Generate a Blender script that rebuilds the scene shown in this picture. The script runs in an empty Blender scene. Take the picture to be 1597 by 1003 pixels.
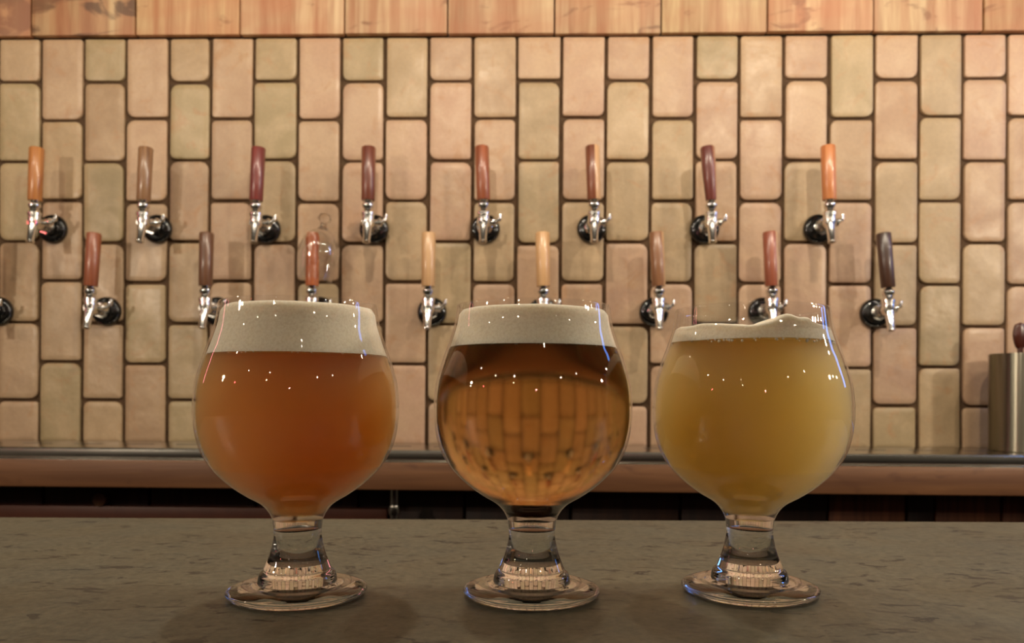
import bpy, bmesh, math, random
from mathutils import Vector, Matrix
random.seed(7)
S = bpy.context.scene
C = S.collection
H = 1.07                 # height of the counter top
HC = H + 0.0914          # height of the camera (phone held low over the bar)
F = 1253.0
ROLL = math.radians(0.37)
YAW = math.radians(1.5)

# ------------------------------------------------------------ camera
cd = bpy.data.cameras.new('camera'); cam = bpy.data.objects.new('camera', cd); C.objects.link(cam)
cd.sensor_width = 36; cd.lens = 36 * F / 1597; cd.shift_y = 113.5 / 1597
cd.clip_start = 0.01
M = Matrix.Rotation(YAW, 4, 'Z') @ Matrix.Rotation(math.radians(90), 4, 'X') @ Matrix.Rotation(ROLL, 4, 'Z')
cam.matrix_world = Matrix.Translation((0, 0, HC)) @ M
cd.dof.use_dof = True; cd.dof.focus_distance = 0.345; cd.dof.aperture_fstop = 20
S.camera = cam

def ray(px, py):
    d = Vector(((px - 798.5) / F, -(py - 615) / F, -1))
    return (M.to_3x3() @ d)
def on_y(px, py, y):
    d = ray(px, py); t = y / d.y
    return Vector((d.x * t, y, HC + d.z * t))
def on_z(px, py, z):
    d = ray(px, py); t = (z - HC) / d.z
    return Vector((d.x * t, d.y * t, z))

# ------------------------------------------------------------ world, exposure, lamps
w = bpy.data.worlds.new('world'); S.world = w; w.use_nodes = True
bg = w.node_tree.nodes['Background']; bg.inputs[0].default_value = (0.80, 0.62, 0.42, 1); bg.inputs[1].default_value = 0.055
S.view_settings.view_transform = 'Standard'; S.view_settings.look = 'None'
S.view_settings.exposure = 0.0; S.view_settings.gamma = 1.0; S.view_settings.use_curve_mapping = False
cy = S.cycles
cy.caustics_reflective = False; cy.caustics_refractive = False
cy.max_bounces = 18; cy.transmission_bounces = 16; cy.transparent_max_bounces = 24; cy.glossy_bounces = 6
cy.sample_clamp_indirect = 4.0; cy.volume_bounces = 12

def lamp(name, kind, loc, power, col, size=0.02, sy=None, aim=None):
    l = bpy.data.lights.new(name, kind); l.energy = power; l.color = col
    if kind == 'AREA':
        l.shape = 'RECTANGLE'; l.size = size; l.size_y = sy or size
    else:
        l.shadow_soft_size = size
    o = bpy.data.objects.new(name, l); C.objects.link(o); o.location = loc
    if aim is not None:
        o.rotation_euler = (Vector(aim) - Vector(loc)).to_track_quat('-Z', 'Y').to_euler()
    return o
WARM = (1.0, 0.86, 0.67)
# the row of bare bulbs hanging between the bar and the tap wall
for x, e in ((-1.32, 1.5), (-0.94, 5.0), (-0.57, 3.5), (-0.2, 10.5), (0.2, 6.0), (0.57, 13.0), (0.96, 6.5), (1.36, 8.0)):
    lamp('pendant_bulb', 'POINT', (x, 0.72, HC + 0.80), e * 0.93, WARM, 0.018)
# fill bulbs added behind the camera to light the fronts of things
for x, y, z, e in ((-1.6, -1.2, 1.1, 3), (0.5, -1.3, 1.7, 2), (1.9, -1.0, 1.2, 3)):
    lamp('fill_bulb', 'POINT', (x, y, HC + z), e, WARM, 0.025)
lamp('side_lamp', 'POINT', (-1.40, 0.0, HC + 0.42), 22, WARM, 0.028)
lamp('side_lamp', 'POINT', (1.50, 0.30, HC + 0.46), 18, WARM, 0.028)
lamp('side_lamp', 'POINT', (1.25, 0.62, HC + 0.50), 2.5, WARM, 0.015)
lamp('side_lamp', 'POINT', (1.38, 0.45, HC + 0.40), 2.0, WARM, 0.012)
lamp('side_lamp', 'POINT', (-1.32, 0.02, HC + 0.33), 2.0, WARM, 0.012)
lamp('wall_lamp', 'POINT', (-2.45, -0.62, HC + 1.42), 4, WARM, 0.03)
lamp('wall_lamp', 'POINT', (2.9, 0.9, HC + 0.78), 4, WARM, 0.04)
lamp('red_lamp', 'POINT', (-2.45, -1.15, HC + 0.75), 5, (1, 0.08, 0.08), 0.04)
lamp('shelf_lamp', 'POINT', (-0.95, -2.0, HC + 0.95), 3, WARM, 0.03)
# added fill lamps over the bar front, then coloured tube signs on the side walls
lamp('bar_fill_lamp', 'POINT', (-0.45, -0.75, HC + 0.62), 4.5, WARM, 0.012)  # added to brighten the beer and foam from the front
lamp('bar_fill_lamp', 'POINT', (0.7, -0.7, HC + 0.62), 4.5, WARM, 0.012)
lamp('pink_lamp', 'POINT', (0.15, -1.9, HC + 0.55), 3.2, (1.0, 0.35, 0.33), 0.03)
lamp('blue_tube', 'AREA', (1.65, 1.05, HC + 0.62), 2.6, (0.10, 0.30, 1.0), 0.13, 0.8, (0, 0.35, HC))
lamp('pink_tube', 'AREA', (-1.75, 0.95, HC + 0.5), 0.5, (1.0, 0.25, 0.3), 0.03, 0.5, (0, 0.35, HC))

# ------------------------------------------------------------ materials
def lin(c):
    c = c / 255
    return c / 12.92 if c <= 0.04045 else ((c + 0.055) / 1.055) ** 2.4
def rgb(r, g, b): return (lin(r), lin(g), lin(b), 1)
def mat(name):
    m = bpy.data.materials.new(name); m.use_nodes = True
    nt = m.node_tree; nt.nodes.clear()
    out = nt.nodes.new('ShaderNodeOutputMaterial')
    return m, nt, out
def N(nt, t, **k):
    n = nt.nodes.new(t)
    for a, v in k.items():
        if a.startswith('i_'):
            key = a[2:]; key = int(key) if key.isdigit() else key.replace('_', ' ')
            n.inputs[key].default_value = v
        else: setattr(n, a, v)
    return n
def L(nt, a, b): nt.links.new(a, b)
def pr(nt, out, **k):
    p = N(nt, 'ShaderNodeBsdfPrincipled', **k); L(nt, p.outputs[0], out.inputs[0]); return p
def coords(nt, scale, which='Object'):
    tc = N(nt, 'ShaderNodeTexCoord'); mp = N(nt, 'ShaderNodeMapping'); mp.inputs['Scale'].default_value = scale
    L(nt, tc.outputs[which], mp.inputs[0]); return mp.outputs[0]
def noise(nt, vec, scale, detail=4, rough=0.6, dist=0.0):
    n = N(nt, 'ShaderNodeTexNoise'); n.inputs['Scale'].default_value = scale; n.inputs['Detail'].default_value = detail
    n.inputs['Roughness'].default_value = rough; n.inputs['Distortion'].default_value = dist
    L(nt, vec, n.inputs['Vector']); return n.outputs['Fac']
def ramp(nt, fac, stops):
    r = N(nt, 'ShaderNodeValToRGB'); e = r.color_ramp.elements
    while len(e) < len(stops): e.new(0.5)
    for el, (p, c) in zip(e, stops): el.position = p; el.color = c
    L(nt, fac, r.inputs[0]); return r.outputs[0]
def mix(nt, fac, a, b, mode='MIX'):
    m = N(nt, 'ShaderNodeMix', data_type='RGBA', blend_type=mode)
    if isinstance(fac, float): m.inputs[0].default_value = fac
    else: L(nt, fac, m.inputs[0])
    for s, v in ((6, a), (7, b)):
        if isinstance(v, tuple): m.inputs[s].default_value = v
        else: L(nt, v, m.inputs[s])
    return m.outputs[2]
def bump(nt, h, strength, dist, p):
    b = N(nt, 'ShaderNodeBump'); b.inputs['Strength'].default_value = strength; b.inputs['Distance'].default_value = dist
    L(nt, h, b.inputs['Height']); L(nt, b.outputs[0], p.inputs['Normal'])
K = (0, 0, 0, 1); W1 = (1, 1, 1, 1)

def m_tile():
    m, nt, out = mat('glazed_brick_tile'); p = pr(nt, out, i_Roughness=0.33)
    oi = N(nt, 'ShaderNodeObjectInfo')
    add = N(nt, 'ShaderNodeVectorMath', operation='MULTIPLY_ADD')
    tc = N(nt, 'ShaderNodeTexCoord')
    mul = N(nt, 'ShaderNodeMath', operation='MULTIPLY'); mul.inputs[1].default_value = 37.0
    L(nt, oi.outputs['Random'], mul.inputs[0])
    L(nt, tc.outputs['Object'], add.inputs[0]); add.inputs[1].default_value = (1, 1, 1); L(nt, mul.outputs[0], add.inputs[2])
    v = add.outputs[0]
    n1 = noise(nt, v, 14, 3, 0.55, 0.6)
    c = mix(nt, ramp(nt, n1, [(0.38, K), (0.68, W1)]), oi.outputs['Color'], mix(nt, 0.4, oi.outputs['Color'], rgb(206, 182, 150)))
    n2 = noise(nt, v, 22, 4, 0.6, 1.2)
    c = mix(nt, ramp(nt, n2, [(0.56, K), (0.74, (0.55, 0.55, 0.55, 1))]), c, rgb(176, 132, 92))
    n3 = noise(nt, v, 190, 3, 0.7)
    c = mix(nt, 0.20, c, mix(nt, n3, rgb(120, 96, 70), rgb(245, 225, 195)), 'OVERLAY')
    L(nt, c, p.inputs['Base Color'])
    L(nt, ramp(nt, n1, [(0.3, (0.52,) * 3 + (1,)), (0.7, (0.34,) * 3 + (1,))]), p.inputs['Roughness'])
    bump(nt, noise(nt, v, 24, 3, 0.5), 0.55, 0.004, p)
    return m
def m_grout():
    m, nt, out = mat('dark_brown_grout'); p = pr(nt, out, i_Roughness=0.95)
    v = coords(nt, (1, 1, 1)); L(nt, ramp(nt, noise(nt, v, 60), [(0.3, rgb(72, 54, 36)), (0.7, rgb(98, 74, 52))]), p.inputs['Base Color'])
    bump(nt, noise(nt, v, 400), 0.5, 0.002, p); return m
def m_wood(name, dark, light, scale=(1, 1, 1), streak=30, rough=0.55, marks=None, coat=0.0, axis='z', split=None, bumpy=0.3, objcol=False, lam=False, heavy=False):
    m, nt, out = mat(name); p = pr(nt, out, i_Roughness=rough)
    p.inputs['Coat Weight'].default_value = coat; p.inputs['Coat Roughness'].default_value = 0.2
    sc = {'z': (streak, streak, streak * 0.07), 'x': (streak * 0.07, streak, streak)}[axis]
    tc = N(nt, 'ShaderNodeTexCoord'); oi = N(nt, 'ShaderNodeObjectInfo')
    mp = N(nt, 'ShaderNodeMapping'); mp.inputs['Scale'].default_value = sc
    L(nt, tc.outputs['Object'], mp.inputs[0])
    cm = N(nt, 'ShaderNodeCombineXYZ')
    mu = N(nt, 'ShaderNodeMath', operation='MULTIPLY'); mu.inputs[1].default_value = 50
    L(nt, oi.outputs['Random'], mu.inputs[0]); L(nt, mu.outputs[0], cm.inputs[0]); L(nt, mu.outputs[0], cm.inputs[2]); L(nt, cm.outputs[0], mp.inputs['Location'])
    n = noise(nt, mp.outputs[0], 3.0, 5, 0.6, 0.5)
    c = ramp(nt, n, [(0.32, dark), (0.68, light)])
    if split:
        sx = N(nt, 'ShaderNodeSeparateXYZ'); L(nt, tc.outputs['Object'], sx.inputs[0])
        gt = N(nt, 'ShaderNodeMath', operation='GREATER_THAN'); gt.inputs[1].default_value = split[0]; L(nt, sx.outputs[0], gt.inputs[0])
        c = mix(nt, gt.outputs[0], c, split[1])
    if marks:
        mp2 = N(nt, 'ShaderNodeMapping'); mp2.inputs['Scale'].default_value = (7, 7, 16)
        L(nt, tc.outputs['Object'], mp2.inputs[0]); L(nt, cm.outputs[0], mp2.inputs['Location'])
        k = noise(nt, mp2.outputs[0], 1.2, 4, 0.55, 1.6)
        if lam:      # strips of differing timber glued side by side
            mp3 = N(nt, 'ShaderNodeMapping'); mp3.inputs['Scale'].default_value = (30, 0, 0)
            L(nt, tc.outputs['Object'], mp3.inputs[0]); L(nt, cm.outputs[0], mp3.inputs['Location'])
            st = noise(nt, mp3.outputs[0], 1.0, 1, 0.4)
            c = mix(nt, ramp(nt, st, [(0.50, K), (0.53, (0.6,) * 3 + (1,))]), c, mix(nt, 0.5, c, rgb(190, 118, 76)))
            c = mix(nt, ramp(nt, st, [(0.36, (0.6,) * 3 + (1,)), (0.39, K)]), c, mix(nt, 0.5, c, rgb(246, 220, 172)))
        lo = 0.47 if heavy else 0.60
        c = mix(nt, ramp(nt, k, [(lo, K), (lo + 0.08, (0.75,) * 3 + (1,))]), c, marks)
        k2 = noise(nt, mp2.outputs[0], 0.7, 2, 0.5, 0.6)
        if lam: c = mix(nt, ramp(nt, k2, [(0.4, K), (0.65, (0.45,) * 3 + (1,))]), c, rgb(205, 128, 86))
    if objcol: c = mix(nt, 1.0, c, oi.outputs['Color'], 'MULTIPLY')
    L(nt, c, p.inputs['Base Color']); bump(nt, n, bumpy, 0.002, p)
    return m
def m_simple(name, col, rough=0.5, metal=0.0, coat=0.0, var=0.15, scale=40, bmp=0.0, spec=0.5):
    m, nt, out = mat(name); p = pr(nt, out, i_Roughness=rough, i_Metallic=metal)
    p.inputs['Coat Weight'].default_value = coat; p.inputs['Specular IOR Level'].default_value = spec
    v = coords(nt, (1, 1, 1)); n = noise(nt, v, scale)
    d = tuple(x * (1 - var) for x in col[:3]) + (1,); e = tuple(min(1, x * (1 + var)) for x in col[:3]) + (1,)
    L(nt, ramp(nt, n, [(0.3, d), (0.7, e)]), p.inputs['Base Color'])
    if bmp: bump(nt, n, bmp, 0.001, p)
    return m
def m_aniso():
    m, nt, out = mat('turned_steel'); p = pr(nt, out, i_Roughness=0.32, i_Metallic=1.0, i_Anisotropic=0.95)
    p.inputs['Anisotropic Rotation'].default_value = 0.25
    p.inputs['Base Color'].default_value = (0.24, 0.22, 0.17, 1)
    t = N(nt, 'ShaderNodeTangent', direction_type='RADIAL', axis='Z'); L(nt, t.outputs[0], p.inputs['Tangent'])
    return m
def m_counter():
    m, nt, out = mat('grey_soapstone'); p = pr(nt, out, i_Roughness=0.45)
    v = coords(nt, (1, 1, 1))
    c = ramp(nt, noise(nt, v, 7, 5, 0.6, 0.4), [(0.3, rgb(58, 58, 45)), (0.7, rgb(86, 85, 67))])
    c = mix(nt, 0.5, c, ramp(nt, noise(nt, v, 260, 3, 0.7), [(0.3, rgb(46, 44, 36)), (0.7, rgb(106, 100, 82))]))
    # dark veins and pits, denser in some patches
    vs = coords(nt, (0.55, 1.0, 1.0))
    vein = noise(nt, vs, 95, 5, 0.65, 0.6)
    patch = ramp(nt, noise(nt, v, 5.2, 2, 0.5, 0.3), [(0.48, K), (0.54, W1)])
    k = mix(nt, 1.0, ramp(nt, vein, [(0.595, K), (0.62, W1)]), patch, 'MULTIPLY')
    c = mix(nt, k, c, rgb(22, 22, 17))
    pit = ramp(nt, noise(nt, coords(nt, (0.35, 1, 1)), 120, 3, 0.6, 0.5), [(0.635, K), (0.67, (0.9,) * 3 + (1,))])
    c = mix(nt, pit, c, rgb(30, 28, 22))
    L(nt, c, p.inputs['Base Color'])
    L(nt, ramp(nt, noise(nt, v, 20), [(0.3, (0.38,) * 3 + (1,)), (0.7, (0.6,) * 3 + (1,))]), p.inputs['Roughness'])
    bump(nt, noise(nt, v, 220, 4), 0.25, 0.0006, p)
    return m
def m_thin_glass(nm='thin_clear_glass', ior=1.5, t=0.985):
    m, nt, out = mat(nm)
    ge = N(nt, 'ShaderNodeNewGeometry')
    mr = N(nt, 'ShaderNodeMapRange'); mr.inputs['To Min'].default_value = ior; mr.inputs['To Max'].default_value = 1 / ior
    L(nt, ge.outputs['Backfacing'], mr.inputs['Value'])
    fr = N(nt, 'ShaderNodeFresnel'); L(nt, mr.outputs[0], fr.inputs['IOR'])
    tr = N(nt, 'ShaderNodeBsdfTransparent'); tr.inputs[0].default_value = (t, t, t, 1)
    gl = N(nt, 'ShaderNodeBsdfGlossy'); gl.inputs['Roughness'].default_value = 0.015; gl.inputs[0].default_value = W1
    mx = N(nt, 'ShaderNodeMixShader'); L(nt, fr.outputs[0], mx.inputs[0]); L(nt, tr.outputs[0], mx.inputs[1]); L(nt, gl.outputs[0], mx.inputs[2])
    L(nt, mx.outputs[0], out.inputs[0]); return m
def m_wetted():
    # glass touching liquid of nearly its own index: no reflection worth showing
    m, nt, out = mat('wetted_glass')
    tr = N(nt, 'ShaderNodeBsdfTransparent'); tr.inputs[0].default_value = (0.99, 0.99, 0.98, 1); L(nt, tr.outputs[0], out.inputs[0]); return m
def m_glass():
    m, nt, out = mat('solid_clear_glass')
    g = N(nt, 'ShaderNodeBsdfGlass'); g.inputs['IOR'].default_value = 1.5; g.inputs['Roughness'].default_value = 0.0
    L(nt, g.outputs[0], out.inputs[0]); return m
def m_beer(name, body, haze, rough, col, dens, rad):
    """refracting liquid that absorbs, mixed with a scattering haze"""
    m, nt, out = mat(name)
    g = N(nt, 'ShaderNodeBsdfRefraction'); g.inputs['IOR'].default_value = 1.34; g.inputs['Roughness'].default_value = rough
    d = N(nt, 'ShaderNodeBsdfPrincipled'); d.inputs['Base Color'].default_value = body; d.inputs['Specular IOR Level'].default_value = 0
    d.inputs['Subsurface Weight'].default_value = 1.0; d.inputs['Subsurface Radius'].default_value = rad; d.inputs['Subsurface Scale'].default_value = 1.0
    ms = N(nt, 'ShaderNodeMixShader'); ms.inputs[0].default_value = haze
    L(nt, g.outputs[0], ms.inputs[1]); L(nt, d.outputs[0], ms.inputs[2]); L(nt, ms.outputs[0], out.inputs[0])
    a = N(nt, 'ShaderNodeVolumeAbsorption'); a.inputs[0].default_value = col; a.inputs[1].default_value = dens
    L(nt, a.outputs[0], out.inputs['Volume']); return m
def m_cloudy(name, scol, dens, acol, adens, g=0.5):
    """index-matched cloudy liquid: the light scatters and is absorbed inside it"""
    m, nt, out = mat(name)
    tr = N(nt, 'ShaderNodeBsdfTransparent'); L(nt, tr.outputs[0], out.inputs[0])
    sc = N(nt, 'ShaderNodeVolumeScatter'); sc.inputs['Color'].default_value = scol; sc.inputs['Density'].default_value = dens; sc.inputs['Anisotropy'].default_value = g
    ab = N(nt, 'ShaderNodeVolumeAbsorption'); ab.inputs[0].default_value = acol; ab.inputs[1].default_value = adens
    ad = N(nt, 'ShaderNodeAddShader'); L(nt, sc.outputs[0], ad.inputs[0]); L(nt, ab.outputs[0], ad.inputs[1]); L(nt, ad.outputs[0], out.inputs['Volume']); return m
def m_foam():
    m, nt, out = mat('beer_foam'); p = pr(nt, out, i_Roughness=0.8)
    p.inputs['Specular IOR Level'].default_value = 0.1
    p.inputs['Subsurface Weight'].default_value = 0.6; p.inputs['Subsurface Radius'].default_value = (0.006, 0.005, 0.004); p.inputs['Subsurface Scale'].default_value = 1.0
    v = coords(nt, (1, 1, 1)); n = noise(nt, v, 900, 3, 0.7)
    L(nt, ramp(nt, n, [(0.25, rgb(222, 208, 182)), (0.6, rgb(240, 230, 208))]), p.inputs['Base Color'])
    bump(nt, n, 0.08, 0.0006, p); return m

TILE = m_tile(); GROUT = m_grout()
STONE = m_counter()
TOPWOOD = m_wood('reclaimed_wood', rgb(184, 132, 90), rgb(236, 202, 154), streak=16, rough=0.5, marks=rgb(140, 96, 62), objcol=True, lam=True)
OLDWOOD = m_wood('scorched_reclaimed_wood', rgb(176, 122, 80), rgb(226, 184, 132), streak=16, rough=0.5, marks=rgb(84, 54, 34), objcol=True, lam=True, heavy=True)
SHELFWOOD = m_wood('shelf_wood', rgb(96, 62, 38), rgb(126, 86, 54), streak=14, rough=0.5, axis='x', marks=rgb(92, 58, 36))
DARKWOOD = m_wood('dark_stained_wood', rgb(40, 22, 14), rgb(70, 42, 26), streak=20, rough=0.6, objcol=True)
STEEL = m_simple('brushed_steel', (0.50, 0.48, 0.43, 1), 0.2, 1.0, var=0.08, scale=20)
CHROME = m_simple('polished_chrome', (0.88, 0.86, 0.82, 1), 0.17, 1.0, var=0.04)
BLACK = m_simple('black_gloss_plastic', (0.006, 0.006, 0.006, 1), 0.16, 0.0, coat=0.3, bmp=0.0)
PLASTER = m_simple('painted_plaster', rgb(150, 120, 90), 0.9)
RUBBER = m_simple('dark_floor', rgb(40, 36, 32), 0.8, bmp=0.3)
DARKPANEL = m_simple('dark_paint', rgb(44, 36, 30), 0.6)
THIN = m_thin_glass(); WET = m_wetted(); DOME = m_thin_glass('dome_glass', 1.8, 0.98); GLASS = m_glass(); FOAM = m_foam()
AMBER = m_cloudy('hazy_amber_beer', (1, 1, 1, 1), 100.0, (0.955, 0.725, 0.05, 1), 110.0, 0.72)
YELLOW = m_cloudy('hazy_straw_beer', (1, 1, 1, 1), 130.0, (0.99, 0.855, 0.22, 1), 80.0, 0.72)
GOLD = m_beer('clear_golden_beer', rgb(170, 95, 28), 0.12, 0.16, (0.87, 0.58, 0.02, 1), 24.0, (0.02, 0.01, 0.004))
OVAL = m_simple('dark_lacquered_wood', rgb(70, 30, 18), 0.3, coat=0.4)

# ------------------------------------------------------------ mesh helpers
def smooth(me, ang=40):
    for p in me.polygons: p.use_smooth = True
    me.set_sharp_from_angle(angle=math.radians(ang))
def link(name, me, m, parent=None, loc=(0, 0, 0), rot=(0, 0, 0), color=None):
    o = bpy.data.objects.new(name, me); C.objects.link(o)
    if m is not None and not me.materials: me.materials.append(m)
    o.location = loc; o.rotation_euler = rot
    if parent: o.parent = parent
    if color: o.color = color
    return o
def empty(name, loc, rz=0):
    o = bpy.data.objects.new(name, None); C.objects.link(o); o.location = loc; o.rotation_euler = (0, 0, rz); o.empty_display_size = 0.02; return o
def tag(o, label=None, cat=None, group=None, kind=None):
    for k, v in (('label', label), ('category', cat), ('group', group), ('kind', kind)):
        if v: o[k] = v
    return o
def to_mesh(bm, name, ang=40):
    bmesh.ops.recalc_face_normals(bm, faces=bm.faces)
    me = bpy.data.meshes.new(name); bm.to_mesh(me); bm.free(); smooth(me, ang); return me
def lathe(prof, segs=32, name='lathe', ang=40, mtx=None, closed=False, smoothprof=0):
    """prof: (r, z) pairs, bottom to top; r == 0 ends make poles"""
    bm = bmesh.new(); rings = []
    for r, z in prof:
        if r <= 1e-7: rings.append([bm.verts.new((0, 0, z))])
        else: rings.append([bm.verts.new((r * math.cos(2 * math.pi * i / segs), r * math.sin(2 * math.pi * i / segs), z)) for i in range(segs)])
    pairs = list(zip(rings, rings[1:]))
    if closed: pairs.append((rings[-1], rings[0]))
    for a, b in pairs:
        if len(a) == 1 and len(b) == 1: continue
        for i in range(segs):
            j = (i + 1) % segs
            if len(a) == 1: bm.faces.new((a[0], b[j], b[i]))
            elif len(b) == 1: bm.faces.new((a[i], a[j], b[0]))
            else: bm.faces.new((a[i], a[j], b[j], b[i]))
    if not closed:
        for rg in (rings[0], rings[-1]):
            if len(rg) > 1: bm.faces.new(rg)
    if mtx is not None: bm.transform(mtx)
    return to_mesh(bm, name, ang)
def spline(pts, n=6):
    """Catmull-Rom through (r, z) pairs"""
    out = []
    P = [pts[0]] + list(pts) + [pts[-1]]
    for i in range(1, len(P) - 2):
        p0, p1, p2, p3 = (Vector(q) for q in P[i - 1:i + 3])
        for k in range(n):
            t = k / n
            out.append(0.5 * ((2 * p1) + (-p0 + p2) * t + (2 * p0 - 5 * p1 + 4 * p2 - p3) * t * t + (-p0 + 3 * p1 - 3 * p2 + p3) * t ** 3))
    out.append(Vector(pts[-1]))
    return [(max(0, v.x), v.y) for v in out]
def box(x0, x1, y0, y1, z0, z1, bev=0.0, name='box', seg=2):
    bm = bmesh.new(); bmesh.ops.create_cube(bm, size=1)
    bm.transform(Matrix.Translation(((x0 + x1) / 2, (y0 + y1) / 2, (z0 + z1) / 2)) @ Matrix.Diagonal((x1 - x0, y1 - y0, z1 - z0, 1)))
    if bev: bmesh.ops.bevel(bm, geom=bm.edges[:], offset=bev, segments=seg, affect='EDGES', profile=0.5)
    return to_mesh(bm, name, 35)
def tube_mtx(a, b):
    a = Vector(a); b = Vector(b); d = b - a
    return Matrix.Translation(a) @ d.to_track_quat('Z', 'Y').to_matrix().to_4x4(), d.length
def along(a, b, prof, segs=24, name='turned', ang=40):
    """prof (r, t) with t as a share of the length from a to b"""
    m, ln = tube_mtx(a, b)
    return lathe([(r, t * ln) for r, t in prof], segs, name, ang, m)
def join(*mes):
    bm = bmesh.new()
    for me in mes: bm.from_mesh(me)
    me = bpy.data.meshes.new('joined'); bm.to_mesh(me); bm.free(); smooth(me, 40); return me

# ------------------------------------------------------------ the setting
YW = 1.47
fl = link('floor', box(-2.2, 2.2, -1.0, 1.6, -0.05, 0.0), RUBBER); tag(fl, kind='structure')
wall = link('wall_back', box(-1.9, 1.9, YW, YW + 0.12, 0.0, 2.5), GROUT); tag(wall, kind='structure')

TRAY_Z = HC - 0.0915
ytop = 63.5
zt_mid = on_y(798, ytop, YW).z
px_j = [-200, -133, -66, 0, 66, 132, 197, 264, 329, 396, 464, 532, 600, 668, 737, 805, 874, 943, 1013, 1081, 1150, 1220, 1290, 1360, 1430, 1498, 1567, 1636, 1705, 1774]
xs = [on_y(p, 350, YW).x for p in px_j]
zE = [on_y(798, y, YW).z for y in (127, 252, 379.5, 505.5, 629)]
zO = [on_y(798, y, YW).z for y in (186.5, 316, 442, 570)]
def tile_mesh(wd, ht, rads, d=0.0060, bev=0.0014):
    """a brick face with rounded corners, a rolled edge and a slightly bellied front"""
    def ring(inset, y):
        pts = []
        for ci, (sx, sz) in enumerate(((1, 1), (-1, 1), (-1, -1), (1, -1))):
            r = max(rads[ci], inset + 0.0008); rr = r - inset
            cx, cz = sx * (wd / 2 - r), sz * (ht / 2 - r)
            for k in range(4):
                a = math.pi / 2 * (ci + k / 3)
                pts.append((cx + rr * math.cos(a), y, cz + rr * math.sin(a)))
        return pts
    bm = bmesh.new()
    rs = [[bm.verts.new(p) for p in ring(i, y)] for i, y in ((0, 0.001), (0, -d + bev), (bev * 0.35, -d + bev * 0.35), (bev, -d), (bev + 0.009, -d - 0.0003))]
    for a, b in zip(rs, rs[1:]):
        for i in range(16): bm.faces.new((a[i], a[(i + 1) % 16], b[(i + 1) % 16], b[i]))
    bm.faces.new(rs[-1]); bm.faces.new(rs[0])
    return to_mesh(bm, 'tile', 50)
TC = [rgb(206, 174, 146), rgb(202, 172, 140), rgb(196, 172, 138), rgb(192, 169, 134), rgb(210, 174, 148), rgb(188, 168, 132), rgb(200, 166, 136), rgb(204, 170, 144)]
for c in range(len(xs) - 1):
    idx = c - 3
    x0, x1 = xs[c], xs[c + 1]
    zs = [zt_mid + 0.004] + (zE if idx % 2 == 0 else zO) + [TRAY_Z - 0.002]
    zs = [z + (random.uniform(-0.0022, 0.0022) if 0 < i < len(zs) - 1 else 0) for i, z in enumerate(zs)]
    for i in range(len(zs) - 1):
        za, zb = zs[i], zs[i + 1]
        g0, g1 = random.uniform(0.0022, 0.0042), random.uniform(0.0022, 0.0042)
        h0 = 0.0005 if i == 0 else random.uniform(0.0022, 0.0036)
        h1 = 0.0 if i == len(zs) - 2 else random.uniform(0.0022, 0.0036)
        wd = x1 - x0 - g0 - g1; ht = za - zb - h0 - h1
        rads = [random.choice((0.005, 0.008, 0.011, 0.014)) for _ in range(4)]
        if i == 0: rads[0] = rads[1] = random.uniform(0.002, 0.005)
        if i == len(zs) - 2: rads[2] = rads[3] = 0.002
        col = random.choice(TC); left = max(0.0, min(1.0, (9 - idx) / 10))
        k = random.uniform(0.92, 1.06)
        k *= 0.75
        col = (col[0] * k * (1 - 0.07 * left), col[1] * k, col[2] * k * (1 - 0.08 * left), 1)  # dimmer, greener light towards the left is tinted into the tile colour
        link('tile', tile_mesh(wd, ht, rads), TILE, wall, (x0 + g0 + wd / 2, YW - random.uniform(0, 0.0015), (za - h0 + zb + h1) / 2),
             (random.uniform(-0.008, 0.008), random.uniform(-0.006, 0.006), random.uniform(-0.008, 0.008)), col)

# the band of reclaimed timber above the tiles
band = link('trim_1', box(-1.9, 1.9, YW - 0.004, YW, zt_mid + 0.006, zt_mid + 0.34), DARKPANEL); tag(band, kind='structure')
bj = [-290, -125, 42, 206, 370, 535, 697, 865, 1033, 1200, 1367, 1540, 1708, 1876]
for k in range(len(bj) - 1):
    xa, xb = on_y(bj[k], 30, YW - 0.03).x, on_y(bj[k + 1], 30, YW - 0.03).x
    zz = zt_mid + 0.0058 + random.uniform(-0.0012, 0.0012)
    v = random.uniform(0.66, 0.84)
    link('plank', box(xa + 0.0013, xb - 0.0013, YW - 0.017 - random.uniform(0, 0.003), YW - 0.004, zz, zz + 0.33, 0.0015), OLDWOOD if bj[k] < 200 else TOPWOOD, band,
         color=(v, v * random.uniform(0.96, 1.02), v * random.uniform(0.92, 1.06), 1))

# ------------------------------------------------------------ back ledge, steel tray, cupboard
ledge = link('wooden_ledge', box(-1.85, 1.85, 1.28, YW - 0.0005, HC - 0.1545, HC - 0.1115, 0.002), SHELFWOOD)
tag(ledge, 'long brown wooden ledge with knots running below the tiled tap wall', 'ledge')
tray = empty('drip_tray', (0, 1.38, HC - 0.1113))
tag(tray, 'long brushed steel drip tray lying on the wooden ledge under the taps', 'drip tray')
def tray_mesh():
    prof = [(1.4585, 0.0), (1.4585, 0.0215), (1.456, 0.0215), (1.452, 0.0205), (1.306, 0.0198), (1.302, 0.0190), (1.3, 0.0165), (1.299, 0.009), (1.2995, 0.003), (1.297, 0.0012), (1.292, 0.0008), (1.292, 0.0)]
    bm = bmesh.new(); rows = []
    for x in (-1.8, 1.8): rows.append([bm.verts.new((x, y - 1.38, z)) for y, z in prof])
    n = len(prof)
    for i in range(n): bm.faces.new((rows[0][i], rows[0][(i + 1) % n], rows[1][(i + 1) % n], rows[1][i]))
    bm.faces.new(rows[0]); bm.faces.new(rows[1])
    return to_mesh(bm, 'tray', 30)
link('tray_body', tray_mesh(), STEEL, tray)
slots = [box(x, x + 0.05, 0.0, 0.006, 0.0199, 0.0206) for x in [-1.7 + 0.09 * i for i in range(38)]]
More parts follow.
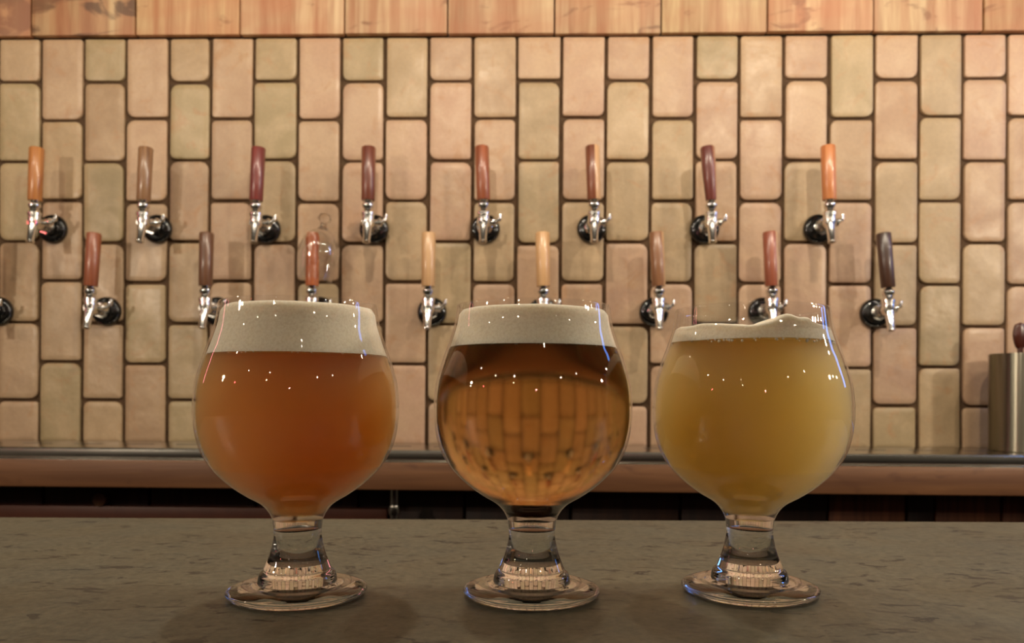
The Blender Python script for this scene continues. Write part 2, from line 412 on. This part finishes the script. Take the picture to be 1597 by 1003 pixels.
gr = link('drain_slots', join(*slots), DARKPANEL, tray); gr['kind'] = 'stuff'

cup = empty('under_cupboard', (0, 1.40, 0)); tag(cup, 'dark stained board cupboard in shadow beneath the wooden ledge', 'cupboard')
link('carcass', box(-1.85, 1.85, 1.412, YW - 0.001, 0.002, HC - 0.155), DARKPANEL, cup, (0, -1.40, 0))
pj = [-420, -250, -90, 70, 235, 400, 560, 725, 890, 1060, 1290, 1412, 1456, 1560, 1700, 1850, 2000]
for k in range(len(pj) - 1):
    xa, xb = on_y(pj[k], 790, 1.40).x, on_y(pj[k + 1], 790, 1.40).x
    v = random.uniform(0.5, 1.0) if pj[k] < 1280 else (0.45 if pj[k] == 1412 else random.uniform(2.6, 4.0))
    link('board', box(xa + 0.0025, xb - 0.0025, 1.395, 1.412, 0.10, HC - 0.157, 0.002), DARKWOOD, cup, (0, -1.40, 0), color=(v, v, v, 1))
link('rail', box(-1.2, -0.25, 1.375, 1.395, HC - 0.225, HC - 0.199, 0.002), m_simple('red_brown_rail', rgb(92, 50, 34), 0.5), cup, (0, -1.40, 0))
q = on_y(615, 795, 1.34)
pipe = link('drain_pipe', join(lathe([(0.0075, 0.0), (0.0075, 0.30)], 20), lathe([(0.0098, 0.252), (0.0105, 0.254), (0.0105, 0.266), (0.0098, 0.268)], 20)), STEEL, None, (q.x, 1.34, HC - 0.1547 - 0.30))
tag(pipe, 'thin grey metal pipe hanging under the ledge between two beer glasses', 'pipe')
q = on_y(158, 779, 1.38)
kb = link('round_valve_knob', along((0, 0, 0), (0, -0.024, 0), [(0.005, 0), (0.005, 0.4), (0.0115, 0.45), (0.0125, 0.6), (0.0115, 0.95), (0.009, 1.0)], 20), m_simple('dull_bronze', rgb(96, 66, 44), 0.45, 0.3), None, (q.x, 1.395, q.z))
tag(kb, 'small round dull brown knob on the cupboard front under the ledge', 'knob')

# ------------------------------------------------------------ steel canister with a handle standing in it
q = on_y(1597, 640, 1.385)
can = empty('steel_canister', (q.x, 1.385, HC - 0.0915)); tag(can, 'tall cylindrical brushed steel canister standing on the drip tray', 'canister')
r = 0.053; hh = 0.1655
link('body', lathe([(0, 0), (r - 0.002, 0), (r, 0.002), (r, hh - 0.002), (r - 0.0006, hh), (r - 0.002, hh - 0.0006), (r - 0.002, 0.004), (0, 0.004)], 64), m_aniso(), can)
pd = empty('paddle_handle', (q.x - 0.013, 1.375, HC - 0.0915 + 0.0045)); tag(pd, 'dark red-brown oval-ended paddle standing in the steel canister', 'paddle')
link('blade', lathe(spline([(0, 0.168), (0.007, 0.171), (0.0115, 0.184), (0.0122, 0.196), (0.009, 0.209), (0, 0.2135)], 5), 24, mtx=Matrix.Diagonal((1, 0.55, 1, 1))), OVAL, pd)
link('shaft', lathe([(0.004, 0.0), (0.0045, 0.172)], 12), OVAL, pd)

# ------------------------------------------------------------ taps
def y_(a, b, prof, segs=28): return along(a, b, prof, segs)
FL = y_((0, 0, 0), (0, -0.012, 0), [(0.0, 0.0), (0.0262, 0.0), (0.0268, 0.12), (0.0262, 0.55), (0.0235, 0.86), (0.018, 1.0), (0.0, 1.0)], 40)
SHK = join(y_((0, -0.010, 0), (0, -0.03, 0), [(0.0078, 0), (0.0078, 1)]),
           y_((0, -0.014, 0), (0, -0.026, 0), [(0.0135, 0), (0.0148, 0.12), (0.0148, 0.88), (0.0132, 1)], 8),
           y_((0, -0.028, 0), (0, -0.066, 0), [(0.0088, 0), (0.0102, 0.08), (0.0102, 0.5), (0.0112, 0.7), (0.0112, 0.9), (0.0085, 1.0)]))
BODY = join(y_((0, -0.058, -0.010), (0, -0.058, 0.012), [(0.006, 0), (0.0098, 0.25), (0.0108, 0.6), (0.0104, 1)]))
BON = join(y_((0, -0.058, 0.011), (0, -0.058, 0.024), [(0.0104, 0), (0.0118, 0.12), (0.0118, 0.5), (0.0090, 0.75), (0.0078, 1)]))
COL = y_((0, -0.058, 0.023), (0, -0.0575, 0.0395), [(0.0066, 0), (0.0085, 0.1), (0.0105, 0.35), (0.0105, 0.55), (0.0070, 0.68), (0.0062, 0.8), (0.0074, 1)])
SPT = join(y_((0, -0.060, 0.002), (0, -0.070, -0.036), [(0.0072, 0), (0.0076, 0.3), (0.0064, 0.93), (0.0070, 0.96), (0.0070, 1.0), (0.0048, 1.0), (0.0048, 0.8), (0, 0.8)]))
LEV = join(y_((0.006, -0.042, 0.003), (0.020, -0.042, 0.004), [(0.0055, 0), (0.0055, 0.7), (0.0078, 0.75), (0.0078, 1)], 16),
           y_((0.019, -0.042, 0.002), (0.028, -0.042, 0.010), [(0.0032, 0), (0.0028, 0.7), (0.0045, 1)], 12),
           y_((0.027, -0.042, 0.006), (0.029, -0.042, 0.018), [(0.0026, 0), (0.0032, 0.5), (0.0022, 1)], 12))
def hmesh(kind):
    ln = 0.0945
    if kind == 'peg':   # turned handle with a waist
        p = [(0, 0), (0.0108, 0), (0.0116, 0.002), (0.0118, 0.034), (0.0112, 0.036), (0.0118, 0.038), (0.0112, 0.052), (0.0098, 0.060), (0.0118, 0.072), (0.0125, 0.084), (0.0100, 0.094), (0, 0.096)]
    elif kind == 'straight': p = [(0, 0), (0.0112, 0), (0.0118, 0.001), (0.0126, ln - 0.002), (0.0112, ln), (0, ln)]
    else: p = [(0, 0), (0.0088, 0), (0.0094, 0.001), (0.0122, ln * 0.6), (0.0126, ln - 0.003), (0.011, ln - 0.0005), (0, ln)]
    return lathe(p, 32)
HM = {k: hmesh(k) for k in ('peg', 'straight', 'taper')}
taps = [ # flange px, py, lean mm, shape, dark, light, split, group-row, label
 (84, 358, 2, 'straight', (170, 92, 38), (218, 142, 68), None, 'bar tap in the upper row, orange tan wooden handle, furthest left'),
 (247, 358, 3, 'straight', (120, 78, 48), (176, 128, 84), None, 'bar tap in the upper row with a dull tan-brown handle'),
 (416, 358.5, 3, 'straight', (108, 34, 32), (148, 58, 50), None, 'bar tap in the upper row with a dusky red-purple handle'),
 (584, 358, 0, 'straight', (100, 40, 26), (142, 68, 42), None, 'bar tap in the upper row, glossy chestnut handle, above left beer glass rim'),
 (757, 357.5, -4, 'straight', (142, 66, 34), (178, 92, 52), None, 'bar tap in the upper row with a plain reddish-orange handle'),
 (922.5, 357.5, -3.5, 'straight', (112, 52, 30), (160, 84, 46), (0.003, (222, 170, 118)), 'bar tap in the upper row, brown handle with a pale stripe'),
 (1098, 358.5, -7, 'taper', (96, 32, 28), (134, 60, 48), (0.0065, (176, 116, 82)), 'bar tap in the upper row, dark maroon handle tapering downwards'),
 (1275, 358, -2.5, 'straight', (196, 100, 44), (232, 148, 84), None, 'bar tap in the upper row with a bright orange handle, furthest right'),
 (0, 486, 2, 'straight', (120, 60, 36), (160, 84, 50), None, 'bar tap cut by the left edge, only its black flange showing'),
 (168, 486, 4.5, 'straight', (142, 68, 40), (180, 98, 60), None, 'bar tap in the lower row, reddish-brown handle, left of all beer glasses'),
 (340, 486, 1, 'straight', (92, 56, 36), (132, 84, 54), None, 'bar tap half behind the left glass with a dull dark brown handle'),
 (500, 486, 0, 'peg', (184, 84, 40), (220, 118, 62), None, 'bar tap with turned orange handle covered by a glass dome'),
 (674, 487, 0, 'straight', (206, 152, 98), (232, 184, 130), None, 'bar tap with pale maple handle between left and middle beer glasses'),
 (846.5, 487, -2, 'straight', (212, 154, 94), (236, 184, 126), None, 'bar tap with pale maple handle rising behind the middle beer glass'),
 (1019.5, 487, -4.5, 'straight', (134, 84, 50), (172, 114, 72), (0.0075, (208, 158, 106)), 'bar tap with medium brown handle between middle and right glasses'),
 (1189, 487, -3.5, 'straight', (148, 66, 42), (182, 96, 64), (0.0065, (214, 168, 124)), 'bar tap with red-brown handle edged pale, behind the right glass'),
 (1363, 489, -8, 'straight', (52, 28, 18), (84, 48, 30), None, 'bar tap in the lower row with a very dark walnut handle'),
]
def rg(t):
    g = sum(t) / 3
    return rgb(*[0.85 * c + 0.15 * g for c in t])
YF = YW - 0.0075
dome_at = None
for i, (px, py, lean, shp, dk, lt, sp, lab) in enumerate(taps):
    p = on_y(px, py, YF)
    t = empty('bar_tap', (p.x, YF, p.z)); tag(t, lab, 'tap', 'upper row of bar taps' if i < 8 else 'lower row of bar taps')
    link('flange', FL, BLACK, t); link('shank', SHK, CHROME, t); link('faucet_body', BODY, CHROME, t)
    link('bonnet', BON, CHROME, t); link('spout', SPT, CHROME, t); link('flow_lever', LEV, CHROME, t)
    link('collar', COL, CHROME, t)
    hm = HM[shp].copy(); hm.materials.clear()
    wm = m_wood('handle_wood', rg(dk), rg(lt), streak=60, rough=0.42, coat=0.7, split=(sp[0], rg(sp[1])) if sp else None, bumpy=0.06)
    ho = link('handle', hm, wm, t, (0, -0.0573, 0.039), (math.radians(-1.0), math.atan2(lean, 94), 0))
    if shp == 'peg': dome_at = (p.x, YF - 0.057, p.z + 0.039)

# glass dome upended over the orange handle
dm = empty('glass_dome', (dome_at[0] + 0.004, dome_at[1], dome_at[2] + 0.012)); dm.rotation_euler = (0, math.radians(9), 0)
tag(dm, 'small clear glass upended over the orange tap handle', 'glass')
dp = spline([(0.030, 0.0), (0.0335, 0.02), (0.036, 0.045), (0.032, 0.066), (0.020, 0.083), (0.009, 0.090)], 5)
di = [(max(r - 0.0014, 0.0), z - 0.0008 if z > 0.06 else z) for r, z in dp]
link('bowl', lathe(dp + di[::-1], 40, closed=True), DOME, dm)
link('knob', lathe(spline([(0, 0.0885), (0.0085, 0.0895), (0.006, 0.094), (0.005, 0.098), (0.010, 0.103), (0.0115, 0.109), (0.007, 0.116), (0, 0.1175)], 5), 32), GLASS, dm)

# ------------------------------------------------------------ the bar counter
ctr = empty('bar_counter', (0, 0.587, 0), math.radians(2.1)); tag(ctr, 'grey-brown veined stone bar counter carrying the three beer glasses', 'counter')
link('countertop', box(-1.3, 1.3, -1.0, 0.0, H - 0.04, H, 0.0018), STONE, ctr)
link('front_panel', box(-1.25, 1.25, -0.70, -0.66, 0.001, H - 0.0405), DARKPANEL, ctr)
link('back_panel', box(-1.25, 1.25, -0.10, -0.06, 0.001, H - 0.0405), DARKPANEL, ctr)

# ------------------------------------------------------------ beer glasses
out_up = [(11.2, 34.4), (12.6, 37.4), (15.2, 40.6), (19.0, 43.4), (23.6, 46.0), (28.2, 49.2), (33.2, 53.6), (37.8, 58.8), (41.9, 66.0), (44.3, 75.0), (45.0, 84.1), (44.1, 95.8), (41.0, 107.0), (38.4, 114.2), (36.0, 122.0), (34.7, 130.4)]
OUT = [(a / 1000, b / 1000) for a, b in spline(out_up, 5)]
def out_r(z):
    for (r0, z0), (r1, z1) in zip(OUT, OUT[1:]):
        if z0 <= z <= z1: return r0 + (r1 - r0) * (z - z0) / (z1 - z0)
    return OUT[-1][0]
TH = 0.0013
def inner(z): return out_r(min(z + (0.0009 if z < 0.06 else 0), 0.1304)) - TH
zi = [0.0364 + (0.130 - 0.0364) * (k / 48) ** 1.25 for k in range(49)]
INN = [(inner(z), z) for z in zi]
lip = [(OUT[-1][0] - 0.0002, 0.1312), (OUT[-1][0] - 0.0008, 0.1314), (OUT[-1][0] - TH, 0.1309)]
BOWL = lathe([(0, 0.0344)] + OUT + lip + INN[::-1] + [(INN[0][0] * 0.6, 0.0356), (0, 0.0355)], 96, 'bowl', 60)
STEM = lathe([(0, 0.0064), (0.0176, 0.0064)] + [(a / 1000, b / 1000) for a, b in spline([(17.3, 8.2), (16.6, 10.2), (15.2, 11.6), (13.9, 14.6), (12.6, 18.0), (11.3, 22.8), (10.5, 28.0), (11.1, 34.2)], 5)] + [(0, 0.0343)], 72, 'stem', 50)
# stem and foot are one piece of pressed glass; the foot carries the step ring
FOOT = lathe([(0, 0.0012), (0.022, 0.0010), (0.0275, 0.0)] + [(a / 1000, b / 1000) for a, b in spline([(29.6, 0.5), (31.0, 2.0), (30.9, 3.3), (29.0, 4.2), (25.0, 5.3), (21.0, 5.7), (18.8, 6.1)], 4)] + [(0.0178, 0.0063), (0, 0.0063)], 72, 'foot', 50)
def beer_profile(z0, z1, gap=0.00008):
    zz = [z0 + (z1 - z0) * k / 40 for k in range(41)]
    return [(inner(z) - gap, z) for z in zz]
def beer_body(top, name):
    pr_ = beer_profile(0.0368, top)
    return lathe([(0, 0.0362), (pr_[0][0] * 0.75, 0.0362)] + pr_ + [(0, top)], 96, name, 40)
def foam_body(z0, z1, bumps, seed, dome=0.0, cling=0.0):
    rnd = random.Random(seed); segs = 96; bm = bmesh.new()
    ph = [(rnd.uniform(0, 6.28), k, rnd.uniform(0.3, 1)) for k in (2, 3, 5, 8, 13, 21)]
    def wob(a): return sum(w_ * math.sin(k * a + p) / k ** 0.5 for p, k, w_ in ph) * 0.4
    rings = []
    rows = 9
    for j in range(rows + 1):
        t = j / rows; rg_ = []
        for i in range(segs):
            a = 2 * math.pi * i / segs
            zb = z0 + wob(a * 1.0) * bumps * 0.22; zt = z1 + wob(a + 1.7) * bumps
            zt += cling * math.exp(-((a - 4.98) / 0.33) ** 2) * (0.85 + 0.15 * math.sin(17 * a))
            z = zb + (zt - zb) * t
            zc = min(z, 0.1298)
            rr = inner(zc) - 0.00008
            if j == rows: rr -= 0.0012
            rg_.append(bm.verts.new((rr * math.cos(a), rr * math.sin(a), z)))
        rings.append(rg_)
    for s in (0.85, 0.6, 0.3):
        rings.append([bm.verts.new((v.co.x * s, v.co.y * s, z1 + (v.co.z - z1) * s + dome * (1 - s) + rnd.uniform(-1, 1) * bumps * 0.15)) for v in rings[rows]])
    top = bm.verts.new((0, 0, z1 + dome)); bot = bm.verts.new((0, 0, z0))
    for a_, b_ in zip(rings, rings[1:]):
        for i in range(segs): bm.faces.new((a_[i], a_[(i + 1) % segs], b_[(i + 1) % segs], b_[i]))
    for i in range(segs):
        bm.faces.new((rings[-1][i], rings[-1][(i + 1) % segs], top)); bm.faces.new((rings[0][(i + 1) % segs], rings[0][i], bot))
    return to_mesh(bm, 'foam', 60)
def bubbles(z0, dz, n, seed, rmin=0.0003, rmax=0.0009):
    rnd = random.Random(seed); bm = bmesh.new()
    for _ in range(n):
        a = rnd.uniform(0, 2 * math.pi); z = z0 + rnd.uniform(-dz, dz); rr = rnd.uniform(rmin, rmax)
        R = inner(min(z, 0.13)) - rr * 0.9 - 0.0001
        bmesh.ops.create_icosphere(bm, subdivisions=1, radius=rr, matrix=Matrix.Translation((R * math.cos(a), R * math.sin(a), z)))
    return to_mesh(bm, 'bubbles', 80)
specs = [
 ((464, 928), 0.1078, 0.1292, AMBER, 0.0004, 'left', 'stemmed tulip glass holding hazy reddish amber beer, standing leftmost on the counter',
  'hazy reddish amber beer under thick foam in the leftmost glass'),
 ((829, 928), 0.1120, 0.1288, GOLD, 0.0004, 'mid', 'stemmed tulip glass holding clear golden-brown beer, in the middle on the counter',
  'clear golden-brown beer, see-through, in the middle glass'),
 ((1168.5, 923.5), 0.1155, 0.1220, YELLOW, 0.0020, 'right', 'stemmed tulip glass holding cloudy straw-yellow beer, standing rightmost on the counter',
  'cloudy straw-yellow beer with thin bubbly foam in the rightmost glass'),
]
for n, (pp, zb, zt, bm_, bp, _, lab, blab) in enumerate(specs):
    g = on_z(pp[0], pp[1], H)
    e = empty('beer_glass', (g.x, g.y, H + 0.0002)); tag(e, lab, 'glass', 'three tulip beer glasses on the counter')
    bw = BOWL.copy(); bw.materials.append(THIN); bw.materials.append(WET)
    for f in bw.polygons:
        c_ = f.center
        if c_.z < zt - 0.001 and (c_.x ** 2 + c_.y ** 2) ** 0.5 < out_r(max(c_.z, 0.0344)) - TH * 0.5 and c_.z > 0.035: f.material_index = 1
    link('bowl', bw, None, e); link('stem', STEM, GLASS, e); link('foot', FOOT, GLASS, e)
    b = link('beer', beer_body(zb, 'beer'), bm_, None, (g.x, g.y, H + 0.0002)); tag(b, blab, 'beer', 'beers in the three glasses')
    link('foam', foam_body(zb + 0.0002, zt, bp, n + 3, 0.0006 if n < 2 else 0.002, 0.0 if n < 2 else 0.0052), FOAM, b)
    bb = link('bubbles', bubbles(zb + (0.0 if n < 2 else 0.0012), 0.0003 if n < 2 else 0.0022, 60 if n < 2 else 260, n, 0.0002 if n < 2 else 0.0003, 0.0004 if n < 2 else 0.0008), FOAM, b); bb['kind'] = 'stuff'
